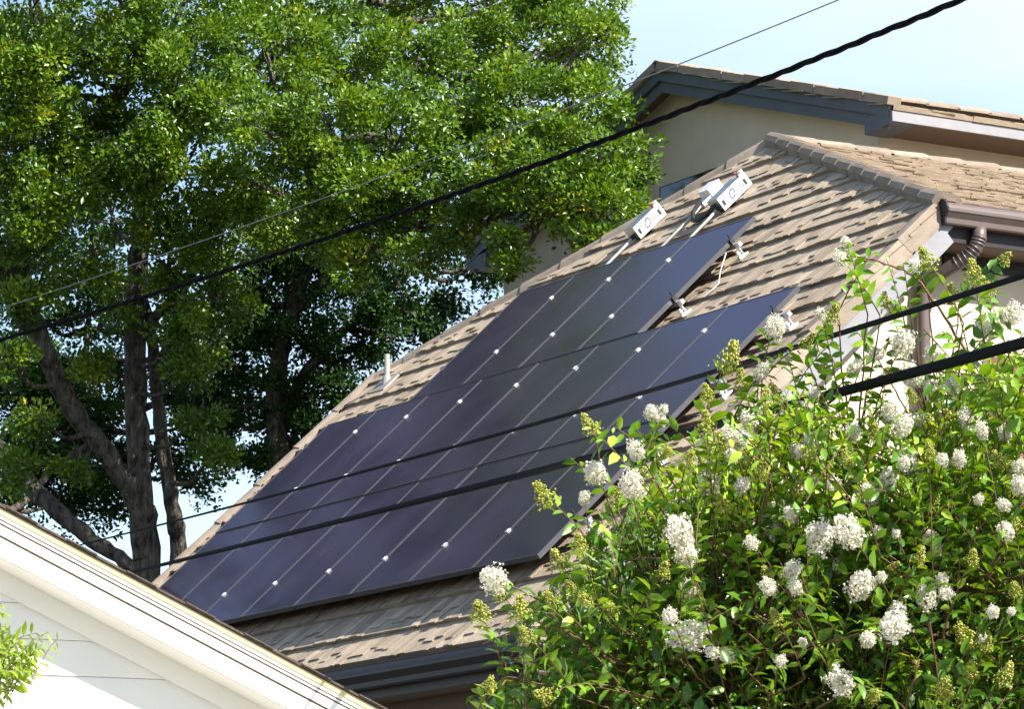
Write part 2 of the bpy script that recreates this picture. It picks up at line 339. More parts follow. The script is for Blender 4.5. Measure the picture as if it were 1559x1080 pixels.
# gutters: hooded ogee profile
PRO = [(0, 0), (.085, 0), (.092, .012), (.095, .05), (.125, .095), (.132, .10), (.132, .122), (.122, .128), (.118, .150), (.10, .172), (.07, .188), (.03, .196), (0, .19)]
def gutter(o, out, along, L, m):
    o, out, along = Vector(o), Vector(out), Vector(along)
    gr = MB(); lo = [o+out*x+Vector((0, 0, z)) for x, z in PRO]; gr.solid(lo, [p+along*L for p in lo]); G = hb(gr, 'gutter', m)
    ec = MB(); big = [o-along*.004+out*(x*1.04-.002)+Vector((0, 0, (z-.095)*1.12+.10)) for x, z in PRO]
    ec.solid([p-along*.006 for p in big], [p+along*.012 for p in big]); e = hb(ec, 'gutter_end_cap', M['gutter_shaded']); e.parent = G
    lp = MB()
    for x, z in ((.108, .142), (.08, .178)): lp.box(o+out*x+Vector((0, 0, z+.004)), out*.007, along*L, Vector((0, 0, .007)))
    l = hb(lp, 'gutter_guard', m); l.parent = G
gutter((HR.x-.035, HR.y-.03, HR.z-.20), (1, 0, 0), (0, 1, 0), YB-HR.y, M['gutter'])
gutter((UR-.03, EL.y+.01, EL.z-.19), (0, -1, 0), (-1, 0, 0), UR-UL-.06, M['gutter_shaded'])
# downspout: ribbed elbow, sloping run, wall pipe
d = MB(); Y0 = HR.y+.33; gx = HR.x+.02
path = [Vector((gx, Y0, HR.z-.19)), Vector((gx, Y0, HR.z-.27)), Vector((gx-.015, Y0-.02, HR.z-.34)), Vector((gx-.06, Y0-.06, HR.z-.41)), Vector((gx-.14, Y0-.12, HR.z-.47)),
        Vector((gx-.30, Y0-.24, HR.z-.58)), Vector((gx-.355, Y0-.28, HR.z-.63)), Vector((gx-.375, Y0-.295, HR.z-.70)), Vector((gx-.375, Y0-.295, HR.z-.9)), Vector((gx-.375, Y0-.295, .2))]
d.tube(path, .058, 12)
for k in range(9):
    q = k/8*3.0; i = min(2, int(q)); p = path[1+i].lerp(path[2+i], q-i); dd = (path[2+i]-path[1+i]).normalized()
    d.tube([p-dd*.006, p+dd*.006], .0645, 12)
hb(d, 'downspout', M['gutter'], smooth=True)
d = MB(); d.tube([(UR-.35, EL.y-.05, EL.z-.19), (UR-.35, EL.y-.05, EL.z-.34), (UR-.35, EL.y+.1, EL.z-.5), (UR-.35, WY-.05, EL.z-.75), (UR-.35, WY-.05, .2)], .042, 10); hb(d, 'downspout', M['gutter_shaded'], smooth=True)
# window with red shutters on the sunlit side wall
wf = MB(); wf.abox(WX+.002, 4.60, 5.75, WX+.05, 5.7, 5.83); wf.abox(WX+.002, 4.60, 6.90, WX+.05, 5.7, 6.97)
for y in (4.6, 5.12, 5.62): wf.abox(WX+.004, y, 5.83, WX+.045, y+.08, 6.90)
wf = hb(wf, 'window', M['white']); wp = MB(); wp.abox(WX+.001, 4.62, 5.8, WX+.02, 5.68, 6.95); o = hb(wp, 'pane', M['dark_glass']); o.parent = wf
for y0 in (4.12, 5.74):
    s = MB(); s.abox(WX+.002, y0, 5.72, WX+.03, y0+.45, 6.96)
    for k in range(22): s.box((WX+.03, y0+.05, 5.80+k*.05), (0, .35, 0), (.012, 0, .0), (-.004, 0, .04))
    hb(s, 'shutter', M['red'])

# taller block with the gable
GX0, GX1, GY = -4.51, 2.866, 7.046
ga = Vector((-.70, GY-.3, 11.72)); ger = Vector((3.47, GY-.3, 10.43)); gel = Vector((-4.87, GY-.3, 10.43)); GB = 19.
w = MB(); zt = ger.z+.6*(ga.z-ger.z)/(ger.x-ga.x)-.06; lo = [(GX0, 0), (GX1, 0), (GX1, zt), (ga.x, ga.z-.08), (GX0, zt)]
w.solid([Vector((x, GY, z)) for x, z in lo], [Vector((x, GY+.2, z)) for x, z in lo]); hb(w, 'gable_wall', M['stucco'])
w = MB(); w.abox(GX1-.2, GY+.2, 0, GX1, GB, zt); hb(w, 'wall', M['stucco'])
w = MB(); w.abox(GX0, GY+.2, 0, GX0+.2, GB, zt); hb(w, 'wall', M['stucco'])
w = MB(); w.abox(GX1-.25, GY-.022, 10.17, GX1+.022, GY-.001, 10.20); hb(w, 'stucco_band', M['stucco'])
w = MB(); w.abox(-.372, GY-.002, 6, -.36, GY+.004, 11.5); hb(w, 'control_joint', M['stucco'])
for sx, e in ((1, ger), (-1, gel)):
    S_ = (ga-e).normalized(); N_ = S_.cross(Vector((0, 1, 0))).normalized()
    if N_.z < 0: N_ = -N_
    Lr = (ga-e).length
    tf = tile_field(e-N_*.02, BU, S_, N_, .02, GB, -.04, Lr, .3725, sx > 0, (.16, .34), 20+sx)
    hb(tf, 'gable_roof_slope', M['tile'], clip=[(ga, Vector((-sx, 0, 0)))])
    dk = MB(); dk.box(e-N_*.10+Vector((0, .08, 0)), S_*(Lr-.02), Vector((0, GB-GY, 0)), N_*.06); hb(dk, 'roof_deck', M['soffit'])
    rc = MB(); n = 10
    for k in range(n):               # rake edge tiles with lifted overlaps
        a = Lr*k/n; q = .012 if k % 2 else .004
        rc.box(e+S_*a+N_*.012+Vector((0, -.03-q, 0)), S_*(Lr/n-.012), Vector((0, .16, 0)), N_*(.075+q), random.random())
    hb(rc, 'rake_cap', M['cap'])
    bb = MB(); bb.box(e-N_*.105+S_*.01+Vector((0, .006, 0)), S_*(Lr+.2), Vector((0, .028, 0)), N_*.115); hb(bb, 'barge_board', M['barge'], clip=[(ga, Vector((-sx, 0, 0)))])
    bb = MB(); bb.box(e-N_*.225+S_*.03+Vector((0, .045, 0)), S_*(Lr+.2), Vector((0, .028, 0)), N_*.135); hb(bb, 'barge_board', M['barge'], clip=[(ga, Vector((-sx, 0, 0)))])
    x0, x1 = sorted((e.x-sx*.01, e.x-sx*.50))
    bx = MB(); lo = [(e.x-sx*.44, e.z-.20), (e.x-sx*.012, e.z-.165), (e.x-sx*.012, e.z-.03), (e.x-sx*.44, e.z-.03)]
    bx.solid([Vector((x, e.y+.012, z)) for x, z in lo], [Vector((x, GY, z)) for x, z in lo]); hb(bx, 'eave_return', M['barge'])
    fa = MB(); x0, x1 = sorted((e.x-sx*.02, e.x+sx*.015)); fa.abox(x0, e.y+.02, e.z-.15, x1, GB, e.z-.045)
    hb(fa, 'fascia_board', M['trim'])
    x0, x1 = sorted((e.x-sx*.03, e.x-sx*.66)); sf = MB(); sf.abox(x0, GY+.002, e.z-.14, x1, GB, e.z-.12); hb(sf, 'soffit', M['soffit'])
cr_ = caps(Vector((ga.x, GB, ga.z+.09)), Vector((ga.x, GY-.32, ga.z+.09)), Vector((1, 0, -.32)).normalized(), Vector((-1, 0, -.32)).normalized(), .14, .14, Vector((0, 0, 1)), .44, .02)
hb(cr_, 'ridge_cap', M['cap'])
for x0, x1 in ((-2.35, -1.36), (-1.15, .0)):
    fr = MB(); fr.abox(x0-.05, GY-.02, 9.0, x0, GY+.002, 10.59); fr.abox(x1, GY-.02, 9.0, x1+.05, GY+.002, 10.59); fr.abox(x0, GY-.02, 10.55, x1, GY+.002, 10.59); fr.abox(x0, GY-.02, 9., x1, GY+.002, 9.06)
    F = hb(fr, 'window', M['stucco']); pn = MB(); pn.abox(x0, GY-.006, 9.06, x1, GY+.001, 10.55); o = hb(pn, 'pane', M['dark_glass']); o.parent = F

# ------------------------------------------------------------------ solar panels
PW, PH = 1.0, 1.668
def panel():
    r = empty('solar_panel', RF(0, 0), (RP, 0, 0))
    fr = MB(); w, t = .012, .042
    fr.abox(0, 0, -t, PW, w, 0); fr.abox(0, PH-w, -t, PW, PH, 0); fr.abox(0, w, -t, w, PH-w, 0); fr.abox(PW-w, w, -t, PW, PH-w, 0)
    fr.abox(w, w, -t, PW-w, w+.02, -t+.002); fr.build('frame', M['frame'], r)
    lm = MB(); lm.abox(w-.001, w-.001, -.010, PW-w+.001, PH-w+.001, -.0025); lm.build('laminate', M['cell'], r)
    return r
P0 = panel(); ORD = ['leftmost', 'second from the left', 'third from the left', 'fourth from the left', 'fourth from the right', 'third from the right', 'second from the right', 'rightmost']
first = True
for row, (s0, u0, n) in (('top row of four', (3.372, 1.635, 4)), ('middle row of eight', (1.69, .0, 8)), ('bottom row of eight', (.0, .03, 8))):
    for i in range(n):
        o = P0 if first else copy_tree(P0); first = False
        o.location = RF(u0+i*1.01, s0+random.uniform(-.002, .002), 0); o.rotation_euler = (RP+random.uniform(-.0012, .0012), random.uniform(-.0015, .0015), 0)
        k = ORD[i] if n == 8 else ['leftmost', 'second from the left', 'third from the left', 'rightmost'][i]
        tag(o, 'black framed solar panel, %s in the %s' % (k, row), 'solar panel', 'solar panels on the tiled roof')
# rails with their clamps and feet
RAILS = [(4.69, 1.635, 4, 'top row, upper', True), (3.865, 1.635, 4, 'top row, lower', True), (3.03, 0, 8, 'middle row, upper', True), (2.16, 0, 8, 'middle row, lower', False),
         (1.31, .03, 8, 'bottom row, upper', True), (.46, .03, 8, 'bottom row, lower', False)]
def frame_add(name, mb, m, parent, **k): return mb.build(name, m, parent, **k)
for s0, u0, n, lab, foot_out in RAILS:
    L = n*1.01-.01; ext = .16 if n == 8 else .09
    r = empty('mounting_rail', RF(u0, s0), (RP, 0, 0))
    tag(r, 'aluminium mounting rail under the panels of the %s of its two rails' % lab.replace(', ', ', the '), 'rail', 'rails under the solar panels')
    b = MB(); b.abox(-.06, -.02, -.085, L+ext, .02, -.045); b.abox(-.06, -.026, -.084, L+ext-.001, .026, -.078); frame_add('rail_bar', b, M['alu'], r)
    for i in range(1, n):
        c = MB(); x = i*1.01-.005; c.abox(x-.019, -.021, .001, x+.019, .021, .007); c.abox(x-.004, -.012, -.05, x+.004, .012, .0015); c.tube([(x, 0, .0065), (x, 0, .011)], .007, 6)
        frame_add('mid_clamp', c, M['alu_white'], r)
    for x in (-.018, L+.004):
        c = MB(); a, d = (x, x+.016); c.abox(a, -.02, -.045, d, .02, .006); c.abox(a-(.0 if x > 0 else -.004), -.02, .0065, d+.004, .02, .012)
        if x > 0: c.tube([(d-.006, 0, .01), (d-.006, 0, .055)], .008, 8)
        frame_add('end_clamp', c, M['black'], r)
    feet = [L*j/(6 if n == 8 else 3) for j in range(0, 7 if n == 8 else 4)]
    feet[-1] = L+ext-.03
    for x in feet:
        c = MB(); c.abox(x-.02, -.028, -.15, x+.02, -.0205, -.05); c.abox(x-.02, -.085, -.158, x+.02, -.0205, -.15)
        c.tube([(x, -.06, -.185), (x, -.06, -.10)], .014, 8); c.tube([(x, -.06, -.13), (x, -.06, -.118)], .022, 6); c.abox(x-.028, -.09, -.176, x+.028, .02, -.162)
        frame_add('mounting_foot', c, M['alu_white'] if x > L else M['alu'], r, bevel=.0015)

# ------------------------------------------------------------------ junction boxes on the roof
def jbox(u, s, lab, L=.36, Wd=.20, H=.115, rz=0):
    r = empty('junction_box', RF(u, s, HT+.03), (RP, 0, 0)); r.rotation_euler = (Matrix.Rotation(RP, 3, 'X') @ Matrix.Rotation(rz, 3, 'Z')).to_euler()
    tag(r, lab, 'junction box', 'metal boxes above the panels')
    b = MB(); b.abox(-Wd, 0, .0, 0, L, H); b.build('box_body', M['alu'], r, bevel=.006)
    fl = MB(); fl.abox(.001, -.025, -.012, .006, L+.035, H+.004); fl.abox(.001, L-.03, H+.004, .006, L+.03, H+.035); fl.tube([(.0035, L, H+.035), (.0036, L, H+.05)], .028, 10)
    fp = fl.build('face_plate', M['alu_white'], r, bevel=.002)
    for y0, z0, w_, h_ in ((.0, .022, .032, .055), (L-.035, .022, .032, .06), (.055, .02, .012, .012), (.05, .075, .012, .012), (L-.06, .03, .012, .012), (L+.01, .02, .012, .012), (L+.012, .085, .012, .012)):
        sl_ = MB(); sl_.abox(.0062, y0, z0, .0078, y0+w_, z0+h_); o = sl_.build('cutout_slot', M['black'], r); o.parent = fp
    lg = MB(); c0 = L*.42
    for k in range(14):                                          # an oval mark with small lettering beside it
        a0, a1 = 2*math.pi*k/14, 2*math.pi*(k+1)/14
        e = lambda a, q: (.0068, c0+.044*q*math.cos(a)+.014*math.sin(a), .057+.045*q*math.sin(a))
        lg.face([e(a0, .62), e(a1, .62), e(a1, 1), e(a0, 1)])
    lg.abox(.0062, c0-.012, .045, .0072, c0-.004, .07); lg.abox(.0062, c0+.002, .045, .0072, c0+.008, .072)
    for k in range(4):
        y0 = c0+.062+k*.025; lg.abox(.0062, y0, .034, .0072, y0+.009, .08)
        if k % 2 == 0: lg.abox(.0063, y0, .070, .0073, y0+.019, .08)
        if k % 3: lg.abox(.0063, y0, .034, .0073, y0+.019, .044)
    o = lg.build('printed_mark', M['logo'], r); o.parent = fp
    tg = MB(); tg.box((-.045, L-.03, H), (.018, 0, 0), (0, .010, .0), (0, 0, .04)); tg.tube([(-.036, L-.025, H+.04), (-.033, L-.025, H+.06)], .009, 8); tg.build('warning_tag', M['red_tag'], r)
    bs = MB(); bs.abox(-Wd*.8, .03, -.03, -.03, L-.03, 0); bs.tube([(-Wd*.5, -.045, .03), (-Wd*.5, .001, .03)], .025, 10); bs.build('base', M['black'], r)
    return r
jbox(2.80, 5.80, 'silver junction box with red tag, the lower one left of the pair near the hip', .34)
jbox(4.24, 5.80, 'silver junction box with red tag, higher right one above the black cable loop', .36)
r = empty('disconnect_box', RF(3.70, 6.12, HT+.03), (RP, 0, 0)); tag(r, 'small silver box without printing tucked behind the higher junction box', 'junction box', 'metal boxes above the panels')
b = MB(); b.abox(-.17, 0, 0, 0, .17, .10); b.build('box_body', M['alu_white'], r, bevel=.006)
b = MB(); b.abox(-.16, -.13, .0, -.01, -.002, .045); b.tube([(-.05, -.16, .03), (-.05, -.13, .03)], .02, 8); b.build('cable_tray', M['alu'], r, bevel=.003)
b = MB(); b.abox(-.175, -.004, .098, .004, .174, .106); b.build('lid', M['alu_white'], r, bevel=.002)
def pipe(name, pts, rad, m, lab, cat, group=None, n=8):
    p = MB(); o0 = Vector(pts[0]); p.tube([Vector(q)-o0 for q in pts], rad, n); o = p.build(name, m, smooth=True); o.location = o0; tag(o, lab, cat, group); return o
pipe('conduit', [RF(2.70, 5.75, HT+.06), RF(2.70, 5.66, HT+.05), RF(2.70, 4.98, HT+.04)], .014, M['conduit'], 'grey conduit running from the lower left junction box down to the top panel edge', 'conduit', 'conduits on the roof')
pipe('conduit', [RF(4.16, 5.75, HT+.06), RF(4.16, 5.66, HT+.05), RF(4.16, 4.98, HT+.04)], .014, M['conduit'], 'grey conduit running from the higher right junction box down to the top panel edge', 'conduit', 'conduits on the roof')
pipe('conduit', [RF(3.66, 5.97, HT+.06), RF(3.66, 5.88, HT+.05), RF(3.66, 4.98, HT+.04)], .013, M['conduit'], 'grey conduit between the other two, leading to the small box without printing', 'conduit', 'conduits on the roof')
pipe('cable_loop', [RF(3.66, 6.0, HT+.09), RF(3.70, 5.84, HT+.08), RF(3.80, 5.72, HT+.05), RF(3.93, 5.69, HT+.05), RF(4.05, 5.72, HT+.06), RF(4.13, 5.79, HT+.09)], .022, M['black'], 'thick black cable loop sagging below the higher junction box', 'cable')
pipe('cable_loop', [RF(5.70, 4.55, -.05), RF(5.74, 4.36, HT+.06), RF(5.86, 4.20, HT+.03), RF(5.84, 4.02, HT+.03), RF(5.72, 3.95, HT+.07)], .006, M['conduit'], 'thin grey wire looping out from under the right edge of the top panel row', 'cable')
# vent pipe
vb = RF(-.33, 4.33, HT)
v = empty('vent_pipe', vb); tag(v, 'short beige plastic vent pipe standing on the left end of the tiled roof', 'vent pipe')
b = MB(); b.tube([(0, 0, -.1), (0, 0, .29)], .028, 14); b.tube([(0, 0, .285), (0, 0, .2905)], .0285, 14); b.build('pipe', M['pvc'], v, smooth=False)
b = MB(); b.tube([(0, 0, -.02), (0, 0, .05), (0, 0, .075)], [.06, .045, .031], 14)
b.box((-.16, -.16*cp, -.16*sp_-.0), (.32, 0, 0), (0, .3*cp, .3*sp_), (0, -.02*sp_, .02*cp)); b.build('flashing', M['lead'], v)

# ------------------------------------------------------------------ white neighbour house
NW = Vector((.994, -.112, 0)).normalized(); UW = Vector((.112, .994, 0)).normalized(); Z1 = Vector((0, 0, 1))
w0 = Vector((15.276, -7.283, 0))+NW*.14
nh = empty('white_house', w0); tag(nh, 'white sided gable house corner with thick white rake boards', 'house')
def nb(mb, name, m, parent=None, **k): mb.xf(Matrix.Translation(-w0)); o = mb.build(name, m, nh, **k); (setattr(o, 'parent', parent) if parent else None); return o
ZT0 = 3.984; TAN = .4583                       # top of the rake at t=0 and its fall along UW
SL = Vector((UW.x, UW.y, -TAN)).normalized(); TA, TB = -2.6, 3.9
# rake stack from the top: (depth below top, thickness, how far it stands out)
def rake(z_top, z_bot, n0, n1, ta=TA, tb=TB):
    mb = MB()
    for q, e in ((1, tb), (-1, None)):
        t0, t1 = (ta, tb) if q > 0 else (ta, 2*ta-tb)
        zz = lambda t: ZT0-TAN*((t) if q > 0 else (2*ta-t))
        pts = [(t0, zz(t0)-z_top), (t1, zz(t1)-z_top), (t1, zz(t1)-z_bot), (t0, zz(t0)-z_bot)]
        mb.solid([w0+NW*n0+UW*t+Z1*z for t, z in pts], [w0+NW*n1+UW*t+Z1*z for t, z in pts])
    return mb
nb(rake(.018, .046, .02, .278), 'edge_strip', M['yellow'])
nb(rake(.046, .066, .20, .272), 'crown_board', M['white'])
nb(rake(.0662, .0738, .20, .258), 'rake_groove', M['soffit'])  # brown strips stand in for the shadow lines between the boards
nb(rake(.074, .083, .20, .268), 'crown_board', M['white'])
nb(rake(.0832, .0938, .20, .250), 'rake_groove', M['soffit'])
nb(rake(.094, .139, .20, .264), 'rake_board', M['white'])
nb(rake(.1392, .1528, .20, .248), 'rake_groove', M['soffit'])
nb(rake(.153, .240, .20, .260), 'rake_board', M['white'])
nb(rake(.235, .243, .0, .235), 'soffit', M['white'])
nb(rake(.2435, .35, .0, .03), 'frieze_board', M['white'])
rs = rake(.0, .012, -8, .29); nb(rs, 'roof', M['shingle'])
rs = rake(.0125, .0175, -8, .282)
for k in range(22):                                # shingle butts showing along the rake
    t = TA+k*.3+.1; z = ZT0-TAN*t; rs.box(w0+NW*.26+UW*t+Z1*(z-.004), UW*.15-Z1*TAN*.15, NW*.036, Z1*.008)
nb(rs, 'roof', M['shingle'])
gw = MB(); tw = 3.5; zz = lambda t: ZT0-TAN*t-.30
k = 0; z = 0.02
while z < zz(TA)-.02:                              # lap siding: each board leans out at the bottom, trimmed under the frieze
    z2 = z+.171; 
    def ends(zq):
        a = (ZT0-.30-zq)/TAN; return max(2*TA-a, 2*TA-tw), min(a, tw)
    (a0, a1), (c0, c1) = ends(z), ends(z2)
    if a1 > a0 and c1 >= c0:
        gw.solid([w0+UW*a0+Z1*z-NW*.02, w0+UW*a1+Z1*z-NW*.02, w0+UW*c1+Z1*z2-NW*.02, w0+UW*c0+Z1*z2-NW*.02],
                 [w0+UW*a0+Z1*z+NW*.012, w0+UW*a1+Z1*z+NW*.012, w0+UW*c1+Z1*(z2-.002)+NW*.001, w0+UW*c0+Z1*(z2-.002)+NW*.001])
    z = z2
    k += 1
nb(gw, 'siding', M['siding'])
w = MB(); w.box(w0+UW*tw-NW*.03, -NW*7.8, -UW*.15, Z1*(zz(tw)+.15)); w.box(w0+UW*(2*TA-tw)-NW*.03, -NW*7.8, UW*.15, Z1*(zz(tw)+.15)); nb(w, 'wall', M['siding'])

# ------------------------------------------------------------------ overhead lines
def line_pts(px, D0, D1, n=120):                    # px: where the line runs; nearer at the right
    px = sorted(px); xs = np.array([p[0] for p in px], float); ys = np.array([p[1] for p in px], float)
    c = np.polyfit(xs, ys, 2); xx = np.linspace(-650 if D0 < 40 else -60, 2600, n); out = []
    for x in xx:
        iD = (1/D0)+(1/D1-1/D0)*x/1559; out.append(at(float(x), float(np.polyval(c, x)), 1/iD))
    return out
def spline(pts, k=4):
    return pts
def add_line(name, pts, rad, m, lab, twist=False):
    o0 = pts[len(pts)//2]; mb = MB(); q = [p-o0 for p in pts]
    if not twist: mb.tube(q, rad, 8)
    else:
        s = 0; P_ = []
        for i in range(len(q)-1):
            for j in range(8): P_.append(q[i].lerp(q[i+1], j/8))
        for ph, rr, off in ((0, rad, rad*1.05), (2.1, rad, rad*1.05), (4.2, rad*.75, rad*1.05)):
            s = 0; out = []
            for i, p in enumerate(P_):
                d = (P_[min(i+1, len(P_)-1)]-P_[max(i-1, 0)]).normalized(); a = d.cross(Z1).normalized(); b = a.cross(d)
                g_ = ph+s*2*math.pi/.62; out.append(p+a*math.cos(g_)*off+b*math.sin(g_)*off)
                if i < len(P_)-1: s += (P_[i+1]-p).length
            mb.tube(out, rr, 6)
    o = mb.build(name, m, smooth=True); o.location = o0; tag(o, lab, 'cable', 'overhead lines')
add_line('overhead_cable', line_pts([(0, 470), (280, 377), (620, 255), (820, 181), (950, 130), (1275, 0)], 30, 17), .0035, M['wire'], 'thinnest overhead wire, highest of the four, crossing the oak crown and the sky')
add_line('overhead_cable', line_pts([(0, 515), (240, 449), (620, 330), (750, 267), (960, 196), (1180, 113), (1467, 0)], 29, 16.5), .0085, M['cable'], 'twisted black service cable crossing the oak crown and tall gable', True)
add_line('overhead_cable', line_pts([(-60, 876), (118, 829), (440, 750), (690, 680), (880, 627), (1095, 566), (1420, 462), (1559, 420)], 60, 10.6), .0096, M['cable'], 'slim black cable crossing the solar panels above the thick one')
add_line('overhead_cable', line_pts([(-60, 936), (200, 870), (400, 821), (611, 770), (800, 726), (950, 683), (1260, 603), (1420, 560), (1559, 521)], 60, 10.5), .0172, M['cable'], 'thickest smooth black cable, lowest of the four, crossing panels and crape myrtle')

# ------------------------------------------------------------------ foliage
def norm(a): return a/np.maximum(np.linalg.norm(a, axis=1, keepdims=True), 1e-9)
def leaves_small(C, D, N, L, Wd, tint):            # folded four point leaves
    n = len(C); D = norm(D); S = norm(np.cross(D, N)); U = np.cross(S, D)
    L = L[:, None]; Wd = Wd[:, None]
    V = np.stack([C-D*L*.5, C+S*Wd*.5+U*Wd*.18, C+D*L*.5, C-S*Wd*.5+U*Wd*.18], 1).reshape(-1, 3)
    b = np.arange(n)[:, None]*4; T = np.concatenate([b+[[0, 1, 2]], b+[[0, 2, 3]]], 1).reshape(-1, 3)
    return V, T, np.repeat(tint, 4)
def leaves_big(C, D, N, L, Wd, tint, curl=.25):    # elliptical leaves with a midrib fold and a drooping tip; C is the leaf base
    n = len(C); D = norm(D); S = norm(np.cross(D, N)); U = np.cross(S, D); L = L[:, None]; Wd = Wd[:, None]
    def P(a, b, c): return C+D*L*a+S*Wd*b+U*(Wd*c-L*curl*a*a)
    V = np.stack([P(0, 0, 0), P(.25, .40, .16), P(.62, .42, .16), P(1, 0, .0), P(.62, -.42, .16), P(.25, -.40, .16), P(.28, 0, 0), P(.65, 0, 0)], 1).reshape(-1, 3)
    t = np.array([[0, 1, 6], [6, 1, 2], [6, 2, 7], [7, 2, 3], [7, 3, 4], [6, 7, 4], [6, 4, 5], [0, 6, 5]])
    T = (np.arange(n)[:, None, None]*8+t[None]).reshape(-1, 3)
    return V, T, np.repeat(tint, 8)
A3 = lambda v: np.array(tuple(v), float)

def blob_leaves(blobs, rng, dens=22, per=150, L=.074, Wd=.041, sq=.8, tint0=.5, shell=.55, inner=.35):
    """every bough is a shell of dense leaf tufts with gaps between them, and a thinner fill inside"""
    Cs, Ds, Ns, ts = [], [], [], []
    for (c, r, k) in blobs:
        nc = int(dens*r*r*k)+3; d = norm(rng.normal(size=(nc, 3))+[.12, -.05, .12]); rad = r*rng.uniform(shell, 1.05, (nc, 1))
        cc = A3(c)+d*rad*np.array([1, 1, sq]); tr = rng.uniform(.09, .185, nc); ct = tint0+rng.normal(scale=.13, size=nc)
        q = (per*(tr/.14)**2*rng.uniform(.6, 1.3, nc)).astype(int); idx = np.repeat(np.arange(nc), q); m = len(idx)
        e = norm(rng.normal(size=(m, 3))); rr = rng.random((m, 1))**.45*1.5
        Cs.append(cc[idx]+e*rr*tr[idx][:, None]*np.array([1.15, 1.15, .75])); Ds.append(norm(e+d[idx]*.6+rng.normal(scale=.5, size=(m, 3))+[0, 0, .2]))
        Ns.append(norm(rng.normal(scale=.6, size=(m, 3))+e*.4+[.5, .05, .7])); ts.append(ct[idx]+rng.normal(scale=.15, size=m))
        m = int(nc*per*inner); d2 = norm(rng.normal(size=(m, 3))); Cs.append(A3(c)+Vector3_back+d2*r*rng.random((m, 1))**.5); Ds.append(norm(rng.normal(size=(m, 3)))); Ns.append(norm(rng.normal(scale=.8, size=(m, 3))+[.2, 0, .8])); ts.append(rng.normal(tint0-.25, .12, m))  # inner leaves tinted darker, painting in the shade inside the bough
    C, D, N, t = map(np.concatenate, (Cs, Ds, Ns, ts)); n = len(C)
    return leaves_small(C, D, N, L*rng.uniform(.6, 1.25, n), Wd*rng.uniform(.7, 1.25, n), np.clip(t, 0, 1))
Vector3_back = np.array([-.35, .2, -.05])

def wob(pts, amp, n=6, seed=0):                    # resample a polyline smoothly with a little wander
    rnd = random.Random(seed); P = [Vector(p) for p in pts]; out = []
    for i in range(len(P)-1):
        p0, p1, p2, p3 = P[max(i-1, 0)], P[i], P[i+1], P[min(i+2, len(P)-1)]
        for j in range(n):
            t = j/n; out.append(.5*((2*p1)+(p2-p0)*t+(2*p0-5*p1+4*p2-p3)*t*t+(3*p1-p0-3*p2+p3)*t**3)+Vector((rnd.uniform(-1, 1), rnd.uniform(-1, 1), rnd.uniform(-1, 1)))*amp)
    out.append(P[-1]); return out
def tap(n, a, b): return [a+(b-a)*i/(n-1) for i in range(n)]
def limb(mb, pts, r0, r1, seed=0, n=10, amp=.02):
    q = wob(pts, amp, 6, seed); mb.tube(q, [r*(1+.08*math.sin(i*2.1+seed)) for i, r in enumerate(tap(len(q), r0, r1))], n)

def tree(name, lab, group, base, stems, blobs, leaf, rng, dens, per, **k):
    r = empty(name, base); tag(r, lab, 'tree', group)
    mb = MB(); nodes = []
    for i, (pts, r0, r1) in enumerate(stems):
        limb(mb, pts, r0, r1, i, 12, .015); q = wob(pts, 0, 6, i); nodes += q[len(q)//3:]
    for i, (c, rr, kk) in enumerate(blobs):        # a limb to every bough
        c = Vector(c); cand = min(nodes, key=lambda p: (p-c).length+max(0, p.z-c.z)*1.5)
        mid = cand.lerp(c, .5)+Vector((0, 0, -.12)); limb(mb, [cand, mid, c+Vector((0, 0, .2))], .03+.03*rr, .01, 50+i, 7, .008)
        for j in range(4):
            e = c+Vector((random.uniform(-1, 1), random.uniform(-1, 1), random.uniform(-.6, .8)))*rr*.8; limb(mb, [mid.lerp(c, .6), mid.lerp(e, .75)+Vector((0, 0, .1)), e], .014, .004, 90+i*5+j, 5, .006)
    mb.xf(Matrix.Translation(-Vector(base))); mb.build('trunk', M['bark'], r, smooth=True)
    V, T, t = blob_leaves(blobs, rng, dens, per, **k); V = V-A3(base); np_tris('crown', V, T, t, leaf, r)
    return r

def pb(l): return [(at(x, y, D), r, k) for x, y, D, r, k in l]
